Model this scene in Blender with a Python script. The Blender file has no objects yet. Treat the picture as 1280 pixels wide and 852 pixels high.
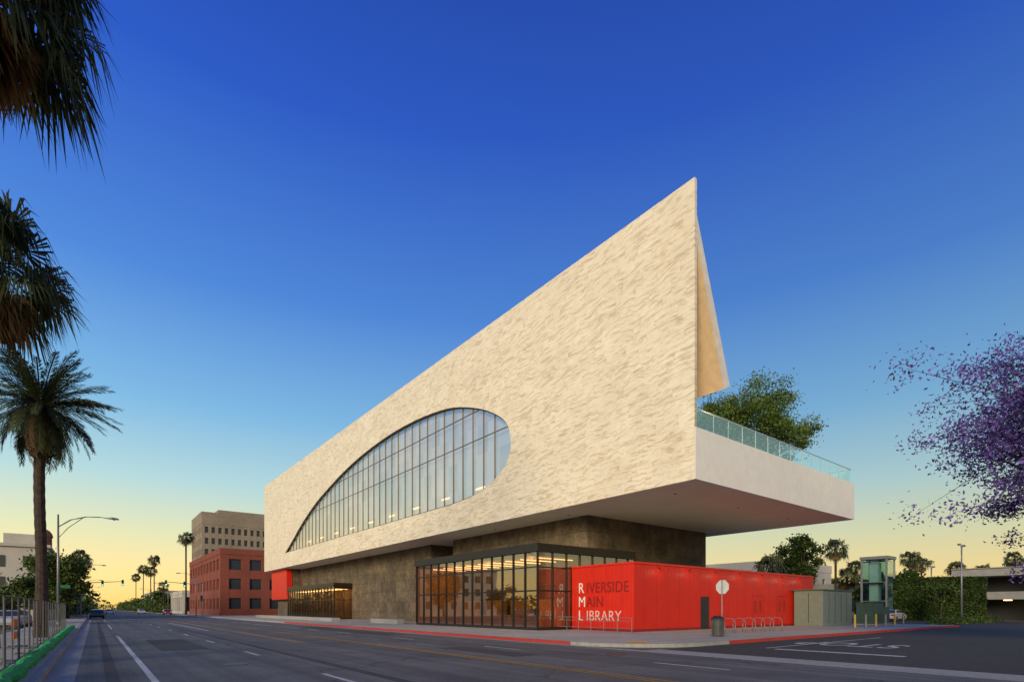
import bpy, bmesh, math, random
import numpy as np
from mathutils import Vector, Matrix
scene=bpy.context.scene
scene.view_settings.view_transform='Standard'
scene.view_settings.look='None'
scene.view_settings.exposure=0
R=math.radians
# ---------------------------------------------------------------- helpers
def link(o,parent=None):
    scene.collection.objects.link(o)
    if parent: o.parent=parent
    return o
def root(name,loc=(0,0,0),rz=0):
    e=bpy.data.objects.new(name,None); e.empty_display_size=.3
    e.location=loc; e.rotation_euler=(0,0,rz)
    return link(e)
def mesh(name,verts,faces,mats,parent=None,idx=None,smooth=False):
    m=bpy.data.meshes.new(name); m.from_pydata([tuple(v) for v in verts],[],[tuple(f) for f in faces])
    if not isinstance(mats,(list,tuple)): mats=[mats]
    for k in mats: m.materials.append(k)
    if idx is not None: m.polygons.foreach_set('material_index',np.array(idx,dtype=np.int32))
    if smooth: m.polygons.foreach_set('use_smooth',np.ones(len(m.polygons),dtype=bool))
    m.update()
    return link(bpy.data.objects.new(name,m),parent)
BF=[(0,3,2,1),(4,5,6,7),(0,1,5,4),(1,2,6,5),(2,3,7,6),(3,0,4,7)]
def boxes(name,bl,mat,parent=None,bevel=0):
    V=[];F=[]
    for (x0,x1,y0,y1,z0,z1) in bl:
        n=len(V)
        V+=[(x0,y0,z0),(x1,y0,z0),(x1,y1,z0),(x0,y1,z0),(x0,y0,z1),(x1,y0,z1),(x1,y1,z1),(x0,y1,z1)]
        F+=[tuple(i+n for i in f) for f in BF]
    o=mesh(name,V,F,mat,parent)
    if bevel:
        b=o.modifiers.new('b','BEVEL'); b.width=bevel; b.segments=2
    return o
def box(name,x0,x1,y0,y1,z0,z1,mat,parent=None,bevel=0):
    return boxes(name,[(x0,x1,y0,y1,z0,z1)],mat,parent,bevel)
def tube(V,F,p0,p1,r0,r1,n=6,cap=False):
    p0=Vector(p0);p1=Vector(p1);d=(p1-p0)
    if d.length<1e-6: return
    d.normalize(); a=d.orthogonal().normalized(); b=d.cross(a); s=len(V)
    for p,r in((p0,r0),(p1,r1)):
        for i in range(n):
            t=2*math.pi*i/n; V.append(p+a*math.cos(t)*r+b*math.sin(t)*r)
    for i in range(n):
        j=(i+1)%n; F.append((s+i,s+j,s+n+j,s+n+i))
    if cap:
        F.append(tuple(s+n+i for i in range(n))); F.append(tuple(s+i for i in reversed(range(n))))
def path(V,F,pts,rs,n=6):
    for i in range(len(pts)-1): tube(V,F,pts[i],pts[i+1],rs[i],rs[i+1],n,True)
def sheet(name,x0,x1,y0,y1,z,mat,parent=None):
    return mesh(name,[(x0,y0,z),(x1,y0,z),(x1,y1,z),(x0,y1,z)],[(0,1,2,3)],mat,parent)
# ---------------------------------------------------------------- materials
def newmat(name):
    m=bpy.data.materials.new(name); m.use_nodes=True
    nt=m.node_tree; b=nt.nodes['Principled BSDF']
    return m,nt,b
def N(nt,t,**k):
    n=nt.nodes.new(t)
    for a,v in k.items(): setattr(n,a,v)
    return n
def math_(nt,op,a,b=None,c=None):
    n=N(nt,'ShaderNodeMath',operation=op)
    for i,x in enumerate((a,b,c)):
        if x is None: continue
        if isinstance(x,(int,float)): n.inputs[i].default_value=x
        else: nt.links.new(x,n.inputs[i])
    return n.outputs[0]
def mixc(nt,f,a,b,bt='MIX'):
    n=N(nt,'ShaderNodeMix',data_type='RGBA',blend_type=bt)
    for s,x in((n.inputs[0],f),(n.inputs[6],a),(n.inputs[7],b)):
        if isinstance(x,(int,float)): s.default_value=x
        elif isinstance(x,tuple): s.default_value=(x[0],x[1],x[2],1)
        else: nt.links.new(x,s)
    return n.outputs[2]
def ramp(nt,f,stops):
    n=N(nt,'ShaderNodeValToRGB'); cr=n.color_ramp
    while len(cr.elements)<len(stops): cr.elements.new(.5)
    for e,(p,c) in zip(cr.elements,stops):
        e.position=p
        e.color=(c,c,c,1) if isinstance(c,(int,float)) else (c[0],c[1],c[2],1)
    nt.links.new(f,n.inputs[0]); return n.outputs[0]
def noise(nt,vec,scale,detail=4,rough=.55):
    n=N(nt,'ShaderNodeTexNoise'); n.inputs['Scale'].default_value=scale
    n.inputs['Detail'].default_value=detail; n.inputs['Roughness'].default_value=rough
    if vec is not None: nt.links.new(vec,n.inputs['Vector'])
    return n.outputs[0]
def coord(nt): return N(nt,'ShaderNodeTexCoord').outputs['Object']
def mapping(nt,vec,sc=(1,1,1),rot=(0,0,0)):
    n=N(nt,'ShaderNodeMapping'); nt.links.new(vec,n.inputs[0])
    n.inputs['Rotation'].default_value=rot; n.inputs['Scale'].default_value=sc
    return n.outputs[0]
def bump(nt,b,h,st=.3,dist=.02):
    n=N(nt,'ShaderNodeBump'); n.inputs['Strength'].default_value=st; n.inputs['Distance'].default_value=dist
    nt.links.new(h,n.inputs['Height']); nt.links.new(n.outputs[0],b.inputs['Normal'])
def noisy(name,c1,c2,scale=3,rough=.8,bm=.2,metal=0,big=.15,stain=.25,spec=.3):
    m,nt,b=newmat(name); co=coord(nt)
    f=ramp(nt,noise(nt,co,scale,6),[(.3,0.),(.7,1.)])
    c=mixc(nt,f,c1,c2)
    s=ramp(nt,noise(nt,co,big,5),[(.3,1-stain),(.7,1.0)])
    c=mixc(nt,1.,c,s,'MULTIPLY'); nt.links.new(c,b.inputs['Base Color'])
    b.inputs['Roughness'].default_value=rough; b.inputs['Metallic'].default_value=metal
    b.inputs['Specular IOR Level'].default_value=spec
    if bm: bump(nt,b,noise(nt,co,scale*8,3),bm,.01)
    return m
def flat(name,c,rough=.5,metal=0,em=None,es=0):
    m,nt,b=newmat(name); co=coord(nt)
    f=noise(nt,co,2.5,4); r=ramp(nt,f,[(.3,.85),(.7,1.05)])
    nt.links.new(mixc(nt,1.,c,r,'MULTIPLY'),b.inputs['Base Color'])
    b.inputs['Roughness'].default_value=rough; b.inputs['Metallic'].default_value=metal
    if em: b.inputs['Emission Color'].default_value=(*em,1); b.inputs['Emission Strength'].default_value=es
    return m
def asphalt():
    m,nt,b=newmat('asphalt'); co=coord(nt)
    c=mixc(nt,ramp(nt,noise(nt,co,.35,7,.65),[(.35,0.),(.65,1.)]),(.080,.078,.077),(.135,.130,.122))
    g=ramp(nt,noise(nt,co,28,2),[(.35,.55),(.7,1.4)]); c=mixc(nt,1.,c,g,'MULTIPLY')
    lon=noise(nt,mapping(nt,co,(1.6,.02,1)),1.,3); c=mixc(nt,1.,c,ramp(nt,lon,[(.35,.68),(.65,1.25)]),'MULTIPLY')
    v=N(nt,'ShaderNodeTexVoronoi',feature='DISTANCE_TO_EDGE'); v.inputs['Scale'].default_value=.16
    dn=N(nt,'ShaderNodeTexNoise'); dn.inputs['Scale'].default_value=.8; nt.links.new(co,dn.inputs['Vector'])
    vm=N(nt,'ShaderNodeVectorMath',operation='MULTIPLY_ADD'); nt.links.new(dn.outputs[1],vm.inputs[0]); vm.inputs[1].default_value=(1.6,1.6,0); nt.links.new(co,vm.inputs[2])
    nt.links.new(vm.outputs[0],v.inputs['Vector'])
    cr=ramp(nt,v.outputs[0],[(.0,.25),(.008,1.)]); c=mixc(nt,.8,c,cr,'MULTIPLY')
    nt.links.new(c,b.inputs['Base Color']); b.inputs['Roughness'].default_value=.75; b.inputs['Specular IOR Level'].default_value=.35
    bump(nt,b,noise(nt,co,60,2),.35,.01); return m
ASPH=asphalt()
ASPH2=noisy('dark_asphalt',(.034,.031,.030),(.062,.057,.054),4,.85,.3)
PATCH=noisy('asphalt_patch',(.045,.044,.044),(.07,.068,.066),6,.85,.3)
def joints(name,c1,c2,sx,sy,w=.02,axes=(0,1),rough=.8,dark=.6,stain=.25):
    m,nt,b=newmat(name); co=coord(nt); sp=N(nt,'ShaderNodeSeparateXYZ'); nt.links.new(co,sp.inputs[0])
    c=mixc(nt,ramp(nt,noise(nt,co,2.2,6),[(.3,0.),(.7,1.)]),c1,c2)
    c=mixc(nt,1.,c,ramp(nt,noise(nt,co,.25,5),[(.3,1-stain),(.7,1.)]),'MULTIPLY')
    for ax,s in zip(axes,(sx,sy)):
        fr=math_(nt,'FRACT',math_(nt,'DIVIDE',sp.outputs[ax],s))
        l=math_(nt,'LESS_THAN',fr,w/s); c=mixc(nt,l,c,mixc(nt,1.,c,(dark,dark,dark),'MULTIPLY'))
    nt.links.new(c,b.inputs['Base Color']); b.inputs['Roughness'].default_value=rough; b.inputs['Specular IOR Level'].default_value=.25
    bump(nt,b,noise(nt,co,30,3),.15,.01); return m
WALK=joints('sidewalk_concrete',(.38,.35,.29),(.48,.44,.37),1.5,1.5)
PLASTER=joints('white_plaster',(.74,.70,.61),(.80,.76,.67),5.2,400,.015,(0,1),.75,.88,.07)
SOFF=joints('soffit_plaster_warm_glow',(.78,.68,.50),(.84,.74,.56),5.2,4.0,.015,(0,1),.75,.85,.07)  # warmer copy of the plaster, with the soffit's warm glow in its colour
KERB=noisy('kerb_concrete',(.26,.25,.235),(.38,.36,.33),5,.85)
ROOFG=noisy('roof_membrane',(.38,.35,.29),(.46,.43,.36),2,.9)  # pale unseen roof sheets, added for their bounce onto the soffit
REDK=noisy('red_kerb_paint',(.36,.03,.025),(.48,.06,.045),6,.6)
SOIL=noisy('soil',(.13,.11,.07),(.22,.19,.13),.5,.95)
WPAINT=noisy('white_road_paint',(.40,.40,.38),(.75,.75,.72),7,.7,.2,stain=.45)
YPAINT=noisy('yellow_road_paint',(.34,.18,.04),(.62,.32,.05),7,.7,.2,stain=.45)
TACT=noisy('tactile_yellow',(.75,.36,.03),(.85,.45,.05),6,.6)
def concrete_core():
    m,nt,b=newmat('board_formed_concrete'); co=coord(nt); sp=N(nt,'ShaderNodeSeparateXYZ'); nt.links.new(co,sp.inputs[0])
    c=mixc(nt,ramp(nt,noise(nt,mapping(nt,co,(1,1,1.1)),1.6,12,.78),[(.38,0.),(.62,1.)]),(.070,.050,.029),(.165,.122,.072))
    c=mixc(nt,1.,c,ramp(nt,noise(nt,mapping(nt,co,(.5,.5,.35)),1.,6,.6),[(.36,.68),(.62,1.15)]),'MULTIPLY')
    sm=math_(nt,'ADD',sp.outputs[0],sp.outputs[1])
    cb=N(nt,'ShaderNodeCombineXYZ'); nt.links.new(math_(nt,'FLOOR',math_(nt,'DIVIDE',sm,2.4)),cb.inputs[0]); nt.links.new(math_(nt,'FLOOR',math_(nt,'DIVIDE',sp.outputs[2],1.2)),cb.inputs[1])
    wn=N(nt,'ShaderNodeTexWhiteNoise'); nt.links.new(cb.outputs[0],wn.inputs[0])
    c=mixc(nt,1.,c,ramp(nt,wn.outputs[0],[(0.,.82),(1.,1.15)]),'MULTIPLY')
    fr=math_(nt,'FRACT',math_(nt,'DIVIDE',sp.outputs[2],1.2)); l=math_(nt,'LESS_THAN',fr,.03)
    c=mixc(nt,l,c,mixc(nt,1.,c,(.5,.5,.5),'MULTIPLY'))
    fr=math_(nt,'FRACT',math_(nt,'DIVIDE',sm,2.4)); l=math_(nt,'LESS_THAN',fr,.014)
    c=mixc(nt,l,c,mixc(nt,1.,c,(.5,.5,.5),'MULTIPLY'))
    nt.links.new(c,b.inputs['Base Color']); b.inputs['Roughness'].default_value=.8
    bump(nt,b,noise(nt,co,10,5),.4,.03); return m
CORE=concrete_core()
def stone():
    m,nt,b=newmat('veined_stone_cladding'); co=coord(nt); sp=N(nt,'ShaderNodeSeparateXYZ'); nt.links.new(co,sp.inputs[0])
    TY,TZ=1.5,.75
    fy=math_(nt,'DIVIDE',sp.outputs[1],TY); fz=math_(nt,'DIVIDE',sp.outputs[2],TZ)
    row=math_(nt,'FLOOR',fz); fy=math_(nt,'ADD',fy,math_(nt,'MULTIPLY',row,.37))
    cb=N(nt,'ShaderNodeCombineXYZ'); nt.links.new(math_(nt,'FLOOR',fy),cb.inputs[0]); nt.links.new(row,cb.inputs[1])
    wn=N(nt,'ShaderNodeTexWhiteNoise',noise_dimensions='3D'); nt.links.new(cb.outputs[0],wn.inputs[0])
    off=N(nt,'ShaderNodeVectorMath',operation='MULTIPLY_ADD'); nt.links.new(wn.outputs[1],off.inputs[0]); off.inputs[1].default_value=(2,2,2)
    dist=N(nt,'ShaderNodeTexNoise'); dist.inputs['Scale'].default_value=.6; dist.inputs['Detail'].default_value=2; nt.links.new(co,dist.inputs['Vector'])
    d2=N(nt,'ShaderNodeVectorMath',operation='MULTIPLY_ADD'); nt.links.new(dist.outputs[1],d2.inputs[0]); d2.inputs[1].default_value=(0,.35,.7); nt.links.new(co,d2.inputs[2])
    mp=mapping(nt,d2.outputs[0],(1,1,1),(R(4),0,0)); mp=mapping(nt,mp,(1,.9,5.6)); nt.links.new(mp,off.inputs[2])
    n1=noise(nt,off.outputs[0],1.0,8,.66)
    mask=ramp(nt,n1,[(.49,0.),(.575,.5),(.70,1.)])
    n2=noise(nt,off.outputs[0],3.4,5,.65); m2=ramp(nt,n2,[(.48,0.),(.62,1.)])
    base=mixc(nt,ramp(nt,noise(nt,co,.5,4),[(.3,0.),(.7,1.)]),(.72,.635,.475),(.80,.72,.56))
    tv=mixc(nt,wn.outputs[0],(.97,.965,.955),(1.02,1.015,1.0)); base=mixc(nt,1.,base,tv,'MULTIPLY')
    c=mixc(nt,math_(nt,'MULTIPLY',mask,.74),base,(.38,.265,.115))
    c=mixc(nt,math_(nt,'MULTIPLY',m2,.24),c,(.46,.35,.19))
    l=math_(nt,'LESS_THAN',math_(nt,'FRACT',fy),.012); l2=math_(nt,'LESS_THAN',math_(nt,'FRACT',fz),.022)
    c=mixc(nt,math_(nt,'MULTIPLY',math_(nt,'MAXIMUM',l,l2),.20),c,(.25,.21,.15))
    nt.links.new(c,b.inputs['Base Color']); b.inputs['Roughness'].default_value=.5; b.inputs['Specular IOR Level'].default_value=.3
    bump(nt,b,n1,.05,.02); return m
STONE=stone()
def redmetal():
    m,nt,b=newmat('red_metal_cladding'); co=coord(nt); sp=N(nt,'ShaderNodeSeparateXYZ'); nt.links.new(co,sp.inputs[0])
    c=mixc(nt,noise(nt,co,1.2,4),(.50,.013,.006),(.62,.024,.009))
    s=math_(nt,'ADD',sp.outputs[0],sp.outputs[1]); fr=math_(nt,'FRACT',math_(nt,'DIVIDE',s,1.22)); l=math_(nt,'LESS_THAN',fr,.018)
    c=mixc(nt,l,c,(.2,.008,.006)); nt.links.new(c,b.inputs['Base Color']); b.inputs['Roughness'].default_value=.45; b.inputs['Specular IOR Level'].default_value=.3
    bump(nt,b,math_(nt,'SINE',math_(nt,'MULTIPLY',s,2*math.pi/.305)),.25,.015); return m
RED=redmetal()
DRED=flat('dark_red_paint',(.22,.008,.005),.5)
SIGNW=flat('sign_white',(.74,.70,.65),.4)
DARKM=flat('bronze_dark_metal',(.035,.029,.024),.4,.5)
MULL=flat('anodised_mullion',(.16,.15,.14),.45,.4)
BLACK=flat('black_metal',(.02,.02,.02),.45)
WIRE=flat('galvanised_wire',(.09,.09,.09),.6,.3)
GREYM=flat('grey_metal',(.22,.225,.23),.45,.5)
def glass(name,tint,refl_rough=.02,base=.1,k=1.2,gl=(.9,.95,1),frost=None):
    m,nt,b=newmat(name); nt.nodes.remove(b); out=nt.nodes['Material Output']
    t=N(nt,'ShaderNodeBsdfTransparent'); t.inputs[0].default_value=(*tint,1)
    g=N(nt,'ShaderNodeBsdfGlossy'); g.inputs[0].default_value=(*gl,1); g.inputs['Roughness'].default_value=refl_rough
    lw=N(nt,'ShaderNodeFresnel'); lw.inputs[0].default_value=1.5
    f=math_(nt,'ADD',math_(nt,'MULTIPLY',lw.outputs[0],k),base)
    co=coord(nt); bn=N(nt,'ShaderNodeBump'); bn.inputs['Strength'].default_value=.05; bn.inputs['Distance'].default_value=.02
    nt.links.new(noise(nt,co,.9,2),bn.inputs['Height']); nt.links.new(bn.outputs[0],g.inputs['Normal'])
    mx=N(nt,'ShaderNodeMixShader'); nt.links.new(f,mx.inputs[0]); nt.links.new(t.outputs[0],mx.inputs[1]); nt.links.new(g.outputs[0],mx.inputs[2])
    o=mx.outputs[0]
    if frost:
        d=N(nt,'ShaderNodeBsdfDiffuse'); d.inputs[0].default_value=(*frost[1],1); m2=N(nt,'ShaderNodeMixShader'); m2.inputs[0].default_value=frost[0]
        nt.links.new(o,m2.inputs[1]); nt.links.new(d.outputs[0],m2.inputs[2]); o=m2.outputs[0]
    nt.links.new(o,out.inputs[0]); return m
GLASSW=glass('window_glass',(.94,.93,.90),.08,.02,.42,(.95,.95,.95))
GLASSL=glass('lobby_glass',(.50,.41,.31),.02,.01,.34,(.7,.7,.7))
GLASSR=glass('balustrade_glass',(.90,1.0,.99),.05,.02,.5,(.85,1.0,.98),(.26,(.50,.86,.84)))
DGLASS=flat('dark_window',(.035,.04,.045),.12)
def scrim():
    m,nt,b=newmat('glowing_window_scrim'); co=coord(nt); sp=N(nt,'ShaderNodeSeparateXYZ'); nt.links.new(co,sp.inputs[0])
    cb=N(nt,'ShaderNodeCombineXYZ'); nt.links.new(math_(nt,'FLOOR',math_(nt,'DIVIDE',sp.outputs[1],1.55)),cb.inputs[0]); nt.links.new(math_(nt,'FLOOR',math_(nt,'DIVIDE',sp.outputs[2],2.4)),cb.inputs[1])
    wn=N(nt,'ShaderNodeTexWhiteNoise'); nt.links.new(cb.outputs[0],wn.inputs[0])
    c=mixc(nt,wn.outputs[0],(.30,.265,.21),(.46,.41,.33)); nt.links.new(c,b.inputs['Base Color'])
    e=mixc(nt,ramp(nt,noise(nt,co,.22,3),[(.35,0.),(.7,1.)]),(.15,.135,.115),(.48,.31,.15)); nt.links.new(e,b.inputs['Emission Color']); b.inputs['Emission Strength'].default_value=.6  # patchy warm room light put into the scrim as emission
    return m
SCRIM=scrim()
WARM=flat('warm_lamp',(1,.7,.4),.5,0,(1,.58,.24),6)
WARM2=flat('warm_lamp_soft',(1,.7,.4),.5,0,(1,.6,.25),2.5)
INT=flat('interior_wall',(.42,.24,.10),.7)
WOOD=flat('timber_ceiling',(.24,.13,.055),.6)
def brick():
    m,nt,b=newmat('red_brick'); co=coord(nt); sp=N(nt,'ShaderNodeSeparateXYZ'); nt.links.new(co,sp.inputs[0])
    cb=N(nt,'ShaderNodeCombineXYZ'); nt.links.new(math_(nt,'ADD',sp.outputs[0],sp.outputs[1]),cb.inputs[0]); nt.links.new(sp.outputs[2],cb.inputs[1])
    br=N(nt,'ShaderNodeTexBrick'); nt.links.new(cb.outputs[0],br.inputs[0]); br.inputs['Scale'].default_value=2.
    br.inputs[1].default_value=(.25,.048,.022,1); br.inputs[2].default_value=(.19,.034,.016,1); br.inputs[3].default_value=(.17,.085,.055,1)
    nt.links.new(mixc(nt,1.,br.outputs[0],ramp(nt,noise(nt,co,.2,4),[(.3,.8),(.7,1.1)]),'MULTIPLY'),b.inputs['Base Color']); b.inputs['Roughness'].default_value=.85; return m
BRICK=brick()
OFFC=noisy('office_precast',(.25,.20,.14),(.31,.25,.18),1,.8)
CREAM=noisy('cream_stucco',(.48,.44,.37),(.55,.51,.43),1,.85)
TILE=noisy('clay_roof_tile',(.15,.065,.04),(.22,.10,.06),4,.8)
GREYB=noisy('grey_stucco',(.24,.23,.22),(.31,.30,.28),1,.85)
UTIL=noisy('grey_green_cabinet_paint',(.17,.20,.17),(.21,.24,.20),3,.5)
UTIL2=noisy('green_cabinet_paint',(.055,.10,.075),(.075,.125,.09),3,.5)
WATTLE=noisy('green_netting',(.01,.26,.05),(.04,.50,.12),14,.8,.6)
def leafm(name,c,tr=.35):
    m,nt,b=newmat(name); co=coord(nt)
    f=ramp(nt,noise(nt,co,.9,3),[(.3,.6),(.7,1.3)])
    cc=mixc(nt,1.,c,f,'MULTIPLY'); nt.links.new(cc,b.inputs['Base Color']); b.inputs['Roughness'].default_value=.6; b.inputs['Specular IOR Level'].default_value=.25
    t=N(nt,'ShaderNodeBsdfTranslucent'); nt.links.new(cc,t.inputs[0]); mx=N(nt,'ShaderNodeMixShader'); mx.inputs[0].default_value=tr
    nt.links.new(b.outputs[0],mx.inputs[1]); nt.links.new(t.outputs[0],mx.inputs[2]); nt.links.new(mx.outputs[0],nt.nodes['Material Output'].inputs[0]); return m
LG=[leafm('leaf_dark',(.028,.050,.010)),leafm('leaf_mid',(.06,.10,.018)),leafm('leaf_light',(.12,.17,.03))]
LE=[leafm('eucalyptus_leaf_dark',(.040,.070,.012)),leafm('eucalyptus_leaf_mid',(.10,.16,.022)),leafm('eucalyptus_leaf_light',(.19,.26,.035))]
LP=[leafm('palm_dark',(.032,.044,.018)),leafm('palm_mid',(.065,.085,.03)),leafm('palm_light',(.14,.15,.055))]
LD=[leafm('dead_frond',(.18,.10,.045)),leafm('dead_frond_light',(.32,.20,.085))]
LJ=[leafm('jacaranda_violet',(.21,.14,.44)),leafm('jacaranda_violet_dark',(.10,.065,.25)),leafm('jacaranda_leaf',(.05,.06,.03))]
BARK=noisy('bark',(.035,.027,.022),(.08,.06,.045),6,.9,.5)
PBARK=noisy('palm_bark',(.028,.021,.016),(.08,.056,.04),5,.9,.6)
# ---------------------------------------------------------------- ground, roads
ground=sheet('ground',-1500,1500,-1500,1500,0,SOIL)
road=root('road')
sheet('main_street',-.9,16.5,-80,900,.004,ASPH,road)
sheet('side_street',16.5,92,2,13,.004,ASPH2,road)
sheet('parking_lot',60.05,92,13,60,.004,ASPH2,road)
sheet('kerb_gutter_near',-.9,-.35,-80,900,.008,KERB,road)
sheet('kerb_gutter_far',16.0,16.5,-80,900,.008,KERB,road)
sheet('cross_gutter',16.5,17.5,2,13,.008,KERB,road)
for i,(a,b_,c,d) in enumerate([(2.0,3.6,24,33),(5.2,5.5,6,60),(13.6,15.2,30,47),(11.0,12.2,14,19),(.2,.45,12,80)]):
    sheet('utility_trench_patch_%d'%i,a,b_,c,d,.008,PATCH,road)
V=[];F=[]
for (x,y) in ((3.2,17.0),(6.3,29),(11.6,24),(14.3,12.5),(2.4,44)):
    tube(V,F,(x,y,.004),(x,y,.014),.34,.34,24,True)
mesh('manhole_covers',V,F,BLACK,road)
marks=root('road_markings')
L=[]
L.append((.98,1.12,-5,39))
for k in range(-1,60):
    L.append((4.36,4.48,11+8.7*k,13.2+8.7*k)); L.append((12.95,13.07,7.5+8.7*k,9.9+8.7*k))
for i in range(2): L.append((1.0,1.1,52+i*30,66+i*30))
def marksheets(name,L,mat):
    V=[];F=[]
    for x0,x1,y0,y1 in L:
        s=len(V);V+=[(x0,y0,.012),(x1,y0,.012),(x1,y1,.012),(x0,y1,.012)];F.append((s,s+1,s+2,s+3))
    mesh(name,V,F,mat,marks)
L+=[(21.0,21.4,6.0,10.3),(21.4,34,10.7,10.82)]
L+=[(6.4,6.55,44,70),(-.2,3.6,84,84.4),(-.2,7,120,120.5),(12.95,13.1,40,66)]
marksheets('white_lines',L,WPAINT)
Y=[(9.60,9.72,-40,110),(9.88,10.0,-40,110),(7.5,7.62,26,110),(7.78,7.9,26,110)]
Y+=[(8.5,8.62,125,600)]
marksheets('yellow_lines',Y,YPAINT)
def text(name,body,size,M,mat,parent,ext=.0,sx=1):
    c=bpy.data.curves.new(name,'FONT'); c.body=body; c.size=size; c.extrude=ext; c.space_character=1.05
    o=bpy.data.objects.new(name,c); c.materials.append(mat); link(o,parent); o.matrix_world=M@Matrix.Diagonal((sx,1,1,1)); return o
M=Matrix(((0,-1,0,27.6),(1,0,0,7.5),(0,0,1,.012),(0,0,0,1)))
st_=text('stop_lettering','STOP',3.6,M,WPAINT,marks,0,.45); st_.data.offset=.05
def slab(name,pts,z0,z1,mat,parent=None):
    n=len(pts);V=[(x,y,z0) for x,y in pts]+[(x,y,z1) for x,y in pts]
    F=[tuple(range(n,2*n))]+[(i,(i+1)%n,n+(i+1)%n,n+i) for i in range(n)]
    return mesh(name,V,F,mat,parent)
pav=root('pavement')
def arc(cx,cy,r,a0,a1,n=14): return [(cx+r*math.cos(R(a0+(a1-a0)*i/n)),cy+r*math.sin(R(a0+(a1-a0)*i/n))) for i in range(n+1)]
outer=[(16.5,126)]+arc(20.5,17,4,180,270)+[(60,13)]
inner=[(16.66,126)]+arc(20.5,17,3.84,180,270)+[(60,13.16)]
slab('library_pavement',inner+[(60,126)],0,.15,WALK,pav)
def kerbs(name,o,i,mat,z=.155):
    V=[];F=[]
    for (a,b,c,d) in [(o[k],o[k+1],i[k+1],i[k]) for k in range(len(o)-1)]:
        s=len(V);V+=[(*a,0),(*b,0),(*c,0),(*d,0),(*a,z),(*b,z),(*c,z),(*d,z)];F+=[tuple(q+s for q in f) for f in BF]
    mesh(name,V,F,mat,pav)
kerbs('red_kerb_street',[(16.5,62),(16.5,17)],[(16.66,62),(16.66,17)],REDK)
kerbs('kerb_street',[(16.5,126),(16.5,62)],[(16.66,126),(16.66,62)],KERB)
kerbs('kerb_corner',outer[1:-1],inner[1:-1],KERB)
kerbs('red_kerb_side',[(22.5,13),(60,13)],[(22.5,13.16),(60,13.16)],REDK)
kerbs('kerb_side',[(20.5,13),(22.5,13)],[(20.5,13.16),(22.5,13.16)],KERB)
pad=mesh('tactile_pad',[(17.9,14.9,.157),(18.5,14.3,.157),(19.3,15.1,.157),(18.7,15.7,.157)],[(0,1,2,3)],TACT,pav)
box('far_block_pavement',16.5,60,138,900,0,.15,WALK,pav)
box('near_pavement',-4.2,-1.06,-60,118,0,.15,WALK,pav)
box('near_kerb',-1.055,-.9,-60,118,0,.155,KERB,pav)
box('near_far_pavement',-4.2,-.9,132,900,0,.15,WALK,pav)
box('south_pavement',16.6,92,-12,2,0,.15,WALK,pav)
# ---------------------------------------------------------------- LIBRARY
lib=root('library_building')
U0,V0,V1,H0,H1=24.7,16.2,106.,8.36,24.1
UB=45.6
cp=[(92.5,10.7),(88.2,12.4),(84.2,14.1),(79.5,15.75),(75,17.0),(67.5,18.55),(60.9,19.5),(55,19.95),(50.4,20.05),(45.5,19.85),(40.9,19.3),(37.4,18.35),(34.6,17.2),(32.6,15.9),(31.9,14.5),(32.1,13.1),(33.3,12.0),(35.6,11.15),(39.5,10.75),(45,10.7)]
def catmull(P,n=6):
    out=[]
    for i in range(len(P)-1):
        p0=P[max(i-1,0)];p1=P[i];p2=P[i+1];p3=P[min(i+2,len(P)-1)]
        for k in range(n):
            t=k/n
            out.append(tuple(.5*((2*p1[j])+(-p0[j]+p2[j])*t+(2*p0[j]-5*p1[j]+4*p2[j]-p3[j])*t*t+(-p0[j]+3*p1[j]-3*p2[j]+p3[j])*t**3) for j in (0,1)))
    out.append(P[-1]); return out
hole=catmull(cp)
cu=bpy.data.curves.new('tmp','CURVE'); cu.dimensions='2D'; cu.fill_mode='BOTH'; cu.extrude=.1
for P in ([(V0,H0),(V1,H0),(V1,H1),(V0,H1)],hole):
    s=cu.splines.new('POLY'); s.points.add(len(P)-1); s.use_cyclic_u=True
    for q,p in zip(s.points,P): q.co=(p[0],p[1],0,1)
tmp=bpy.data.objects.new('tmp',cu); scene.collection.objects.link(tmp)
bpy.context.view_layer.update()
dg=bpy.context.evaluated_depsgraph_get(); me=bpy.data.meshes.new_from_object(tmp.evaluated_get(dg)); bpy.data.objects.remove(tmp)
for v in me.vertices:
    x,y,z=v.co; v.co=(U0+.1-z,x,y)
me.materials.clear(); me.materials.append(STONE); me.update()
link(bpy.data.objects.new('stone_facade',me),lib)
n=len(hole)
mesh('window_reveal',[(U0+.2,*p) for p in hole]+[(U0+.62,*p) for p in hole],[(i,(i+1)%n,n+(i+1)%n,n+i) for i in range(n)],DARKM,lib)
cx,cy=57,15
def inset(P,d):
    n=len(P);o=[]
    for i in range(n):
        a=Vector(P[i-1]);b=Vector(P[(i+1)%n]);t=(b-a).normalized(); nn=Vector((-t.y,t.x))
        if nn.dot(Vector((cx,cy))-Vector(P[i]))<0: nn=-nn
        o.append(tuple(Vector(P[i])+nn*d))
    return o
hin=inset(hole,.10)
V=[(U0+.12,*p) for p in hole]+[(U0+.12,*p) for p in hin]+[(U0+.30,*p) for p in hin]
F=[(i,(i+1)%n,n+(i+1)%n,n+i) for i in range(n)]+[(n+i,n+(i+1)%n,2*n+(i+1)%n,2*n+i) for i in range(n)]
mesh('window_frame',V,F,DARKM,lib)
mesh('window_glazing',[(U0+.24,*p) for p in hole],[tuple(range(n))],GLASSW,lib)
mesh('window_glow_plane',[(U0+.62,*(p)) for p in [(28,9.6),(95,9.6),(95,21),(28,21)]],[(0,1,2,3)],SCRIM,lib)  # added glowing plane standing in for the lit room behind the glass
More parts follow.
